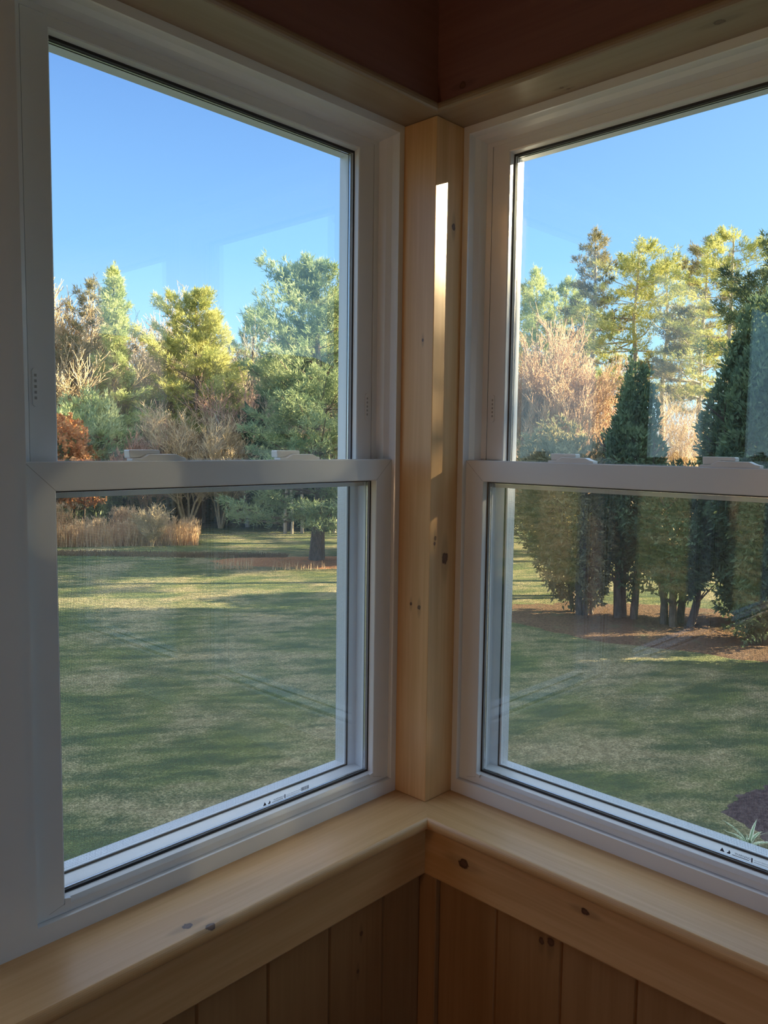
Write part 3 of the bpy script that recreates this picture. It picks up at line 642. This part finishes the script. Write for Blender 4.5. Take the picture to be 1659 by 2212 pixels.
# cedar row
c1=bushy('cedar_tree',61,1.0,1.0,.45,3.75,F_OLV,B_PINE,n=5200,tsize=.11,twidth=.020,stems=5,base_spread=.35,lean=(-.4,.5),stem_r=.075)
c2=bushy('cedar_tree',62,.60,.60,.9,4.5,F_CED,B_PINE,n=5000,tsize=.11,twidth=.020,stems=3,taper=.25,lump=.45,stem_r=.085,base_spread=.3)
c3=bushy('cedar_tree',63,1.0,.9,.75,3.0,F_CED,B_PINE,n=4200,tsize=.11,twidth=.020,stems=4,stem_r=.085,base_spread=.45)
c4=bushy('cedar_tree',64,1.15,1.15,.35,5.6,F_CED,B_DK,n=9000,tsize=.12,twidth=.022,stems=4,taper=.45,stem_r=.09,base_spread=.35)
def at(o,x,y,rz=0,s=1,label=None,cat='tree',group=None):
    o.location=(x,y,G); o.rotation_euler.z=rz; o.scale=(s,s,s)
    if label: tag(o,label,cat,group)
    return o
at(c1,12.9,6.95,0,1,'olive brown-tinged cedar leaning left, leftmost of the dark row')
at(c2,13.1,6.1,0,1,'slim dark green cedar, second from the left in the row')
at(c3,13.25,5.15,0,1,'low cedar with a fork of dark trunks, middle of the row')
at(c4,13.1,3.55,0,1,'big dark cedar filling the right edge of the right window')
at(copy_tree(c4),14.6,4.35,2,1.05,'dark cedar standing behind the big right-hand cedar')
at(copy_tree(c3),14.4,8.2,1,.8,'small dark cedar behind the leftmost leaning one')
# the row goes on out of view to the right and shades the lawn
for i,(x,y,s__) in enumerate(((12.6,1.9,1.12),(12.8,.3,1.2),(13.0,-1.4,1.25),(13.2,-3.1,1.27),(13.4,-4.9,1.29),(14.3,-7.6,1.30),(12.4,-11.0,1.28))):
    at(copy_tree(c4),x,y,i*1.1,s__,'dark cedar of the row continuing beyond the right edge of the window view',group='cedars beyond the right edge')
col_=bushy('sun_block_cedar',65,.72,.72,.1,11.2,F_CED,B_DK,n=7000,tsize=.16,twidth=.045,stems=2,fill=.3,lump=.12)  # unseen cedar added to block sun from the left window
at(col_,12.10,-11.25,0,1.02,'tall columnar cedar added out of view to keep sun off the left window')
at(copy_tree(c2),12.75,-10.45,0,1.70,'slim cedar added out of view to close the sun gap by the columnar cedar')  # another unseen blocker, added to cut the low sun on the corner post
bt_=at(bare('bare_tree',39,11.4,B_GREY,r=.06,spread=.3,levels=4,kids=7,first=.3,rate=.5,min_r=.012),12.0,-9.85,0,1,'leafless tree added out of view to thin the sun on the corner post')  # unseen bare tree, added so its twigs weaken the post's sun strip
at(copy_tree(bt_),12.5,-10.15,2.2,1.02,'second leafless tree added out of view to dim the sun on the post')  # added copy, also out of view, weakens that strip further

# --- dry grasses
def blades(name, seed, pts, hmin, hmax, mat, w=.012, plume=0):
    rs=np.random.RandomState(seed); n=len(pts); P=np.c_[pts,np.full(n,G-.02)]; h=rs.uniform(hmin,hmax,n)
    d=unit(np.c_[rs.normal(size=(n,2))*.13,np.ones(n)]); side=unit(np.cross(d,rs.normal(size=(n,3))))*w
    V=np.stack([P-side,P+side,P+d*h[:,None]*.7+side*.7,P+d*h[:,None]],1).reshape(-1,3); k=np.arange(n)[:,None]*4
    F=np.concatenate([k+[0,1,2],k+[0,2,3]],1).reshape(-1,3)
    if plume:
        idx=rs.rand(n)<plume; T=(P+d*h[:,None])[idx]; V2,F2=tufts(rs,T-np.array([0,0,.05]),np.tile([0,0,1.],(len(T),1)),.16,5,.012,.35); F=np.concatenate([F,F2+len(V)]); V=np.concatenate([V,V2])
    return tri_mesh(name,V,F,mat)
STRAW=foliage('dry_grass',(.58,.40,.24),(.82,.62,.40),.45,3.)
rs=np.random.RandomState(7)
def strip(a,b,n,depth):
    t=rs.rand(n)[:,None]; a=np.array(a);b=np.array(b); d=b-a; nrm=np.array([-d[1],d[0]])/np.linalg.norm(d)
    return a+(b-a)*t+nrm*(rs.rand(n)[:,None]*depth)
o=blades('dry_meadow_grass',1,strip((8.3,24.4),(13.2,21.1),7500,1.6),.30,.82,STRAW,.012,.10); tag(o,'strip of tall dry tan grass at the far side of the lawn on the left','grass',kind='stuff')
o=blades('dry_meadow_grass',2,strip((8.5,25.3),(10.2,24.1),420,.5),.85,1.35,STRAW,.014,.8); tag(o,'taller plumed grass stalks standing above the dry grass at far left','grass',kind='stuff')
o=blades('dry_meadow_grass',3,strip((11.3,23.2),(11.8,22.8),160,.4),.8,1.2,STRAW,.014,.8); tag(o,'clump of plumed grass stalks beside the pale bare shrub','grass',kind='stuff')
o=blades('dry_meadow_grass',4,strip((7.8,22.8),(13.4,16.9),7000,.9),.05,.13,foliage('brown_stubble',(.20,.15,.10),(.34,.25,.16)),.012); tag(o,'low brown stubble in front of the tall dry grass and the pale shrub','grass',kind='stuff')
o=blades('grass_tuft',5,strip((10.75,16.6),(11.5,15.9),90,.3),.18,.42,STRAW,.012); tag(o,'sparse straw-coloured tuft on the lawn left of the lone pine','grass',kind='stuff')
o=blades('grass_tuft',6,strip((11.8,15.5),(12.9,14.6),60,.3),.12,.3,STRAW,.010); tag(o,'thin straw stalks at the edge of the orange needles','grass',kind='stuff')
pal=bare('pale_shrub',38,1.38,B_STRAW,r=.016,spread=.42,levels=3,kids=5,stems=9,first=.25,min_r=.006)
at(pal,12.0,22.0,0,1.05,'pale leafless shrub standing at the right end of the dry grass',cat='shrub')

# --- spiky plant at the mulch bed
YU=NT('variegated_leaf'); 
_u=YU.n('ShaderNodeUVMap').outputs[0]; _s=YU.n('ShaderNodeSeparateXYZ',{0:_u}).outputs[0]
_c=YU.mix(YU.smooth(YU.math('ABSOLUTE',YU.math('SUBTRACT',_s,.5)),.18,.30),(.17,.28,.13),(.62,.66,.48)); YU.principled(_c,.5)
yucca=empty('spiky_plant',(5.56,1.13,G)); tag(yucca,'spiky plant with cream-edged arching leaves at the edge of the mulch bed','plant')
rnd=random.Random(5)
for i in range(15):
    az=i*2.399+rnd.uniform(-.2,.2); L_=rnd.uniform(.22,.32); rise=rnd.uniform(.35,1.25); n=8; V=[];F=[];UV=[]
    for j in range(n+1):
        t=j/n; r_=L_*(math.cos(rise)*t+.22*t*t); z_=L_*(math.sin(rise)*t*1.15-.62*t*t*(1.3-rise*.6))+.02; w_=.014*(math.sin(math.pi*min(1,t*.85+.15))**.7)*(1-t**4)+.0008
        c_=np.array([r_*math.cos(az),r_*math.sin(az),max(z_,.012)]); sd_=np.array([-math.sin(az),math.cos(az),0])*w_
        V += [tuple(c_-sd_),tuple(c_+np.array([0,0,-.004])),tuple(c_+sd_)]; UV += [0,.5,1]
    for j in range(n): F += [(j*3,j*3+1,j*3+4,j*3+3),(j*3+1,j*3+2,j*3+5,j*3+4)]
    me=bpy.data.meshes.new('leaf'); me.from_pydata(V,[],F); uvl=me.uv_layers.new(name='UVMap')
    for lp in me.loops: uvl.data[lp.index].uv=(UV[lp.vertex_index],0)
    me.materials.append(YU.m); me.polygons.foreach_set('use_smooth',[True]*len(F)); o=bpy.data.objects.new('leaf',me); C.objects.link(o); o.parent=yucca

# ------------------------------------------------------------------ the rest of the house
def siding():
    t=NT('pale_lap_siding'); p=t.pos(); z=t.n('ShaderNodeSeparateXYZ',{0:p}).outputs[2]; fr=t.math('FRACT',t.math('DIVIDE',z,.115)); n=t.noise(p,6,3)
    c=t.mix(n,(.50,.55,.62),(.58,.62,.68)); t.principled(c,.6,Normal=t.bump(fr,.8,.02)); return t.m
SIDE=siding(); ROOF=plain('roof_shingles',(.10,.095,.09),.9,.3,12)
mb=MB(); mb.box((RX-.12,RY-.12,G-.1),(.135,.135,-.05)); struct('trim_20',mb,SIDE)
mb=MB(); ov=.22; mb.add([(RX-.4,RY-.4,CZ+.06),(.135+ov,RY-.4,CZ+.06),(.135+ov,.135+ov,CZ+.06),(RX-.4,.135+ov,CZ+.06),(RX-.4,RY-.4,CZ+.16),(.135+ov,RY-.4,CZ+.16),(.135+ov,.135+ov,CZ+.16),(RX-.4,.135+ov,CZ+.16),(-1.9,-1.9,CZ+.9)],
 [(0,3,2,1),(0,1,5,4),(1,2,6,5),(2,3,7,6),(3,0,4,7),(4,5,8),(5,6,8),(6,7,8),(7,4,8)]); struct('roof',mb,ROOF)
wing=empty('house_wing',(3.0,-7,G)); tag(wing,'pale lap-sided house wing with a dark roof, seen mirrored in the glass','building')
def wb(a,b,m_,nm):
    q=MB(); q.box([a[i]-(3.0,-7,G)[i] for i in range(3)],[b[i]-(3.0,-7,G)[i] for i in range(3)]); return q.build(nm,m_,wing)
wb((.2,-9.5,G),(5.6,-4.2,1.55),SIDE,'wing_wall')
q=MB(); q.add([(-3.0,2.95,3.45),(2.8,2.95,3.45),(2.8,-2.65,3.45),(-3.0,-2.65,3.45),(-3.0,.15,4.5),(2.8,.15,4.5)],[(0,1,2,3),(0,4,5,1),(2,5,4,3),(0,3,4),(1,5,2)]); q.build('wing_roof',ROOF,wing)
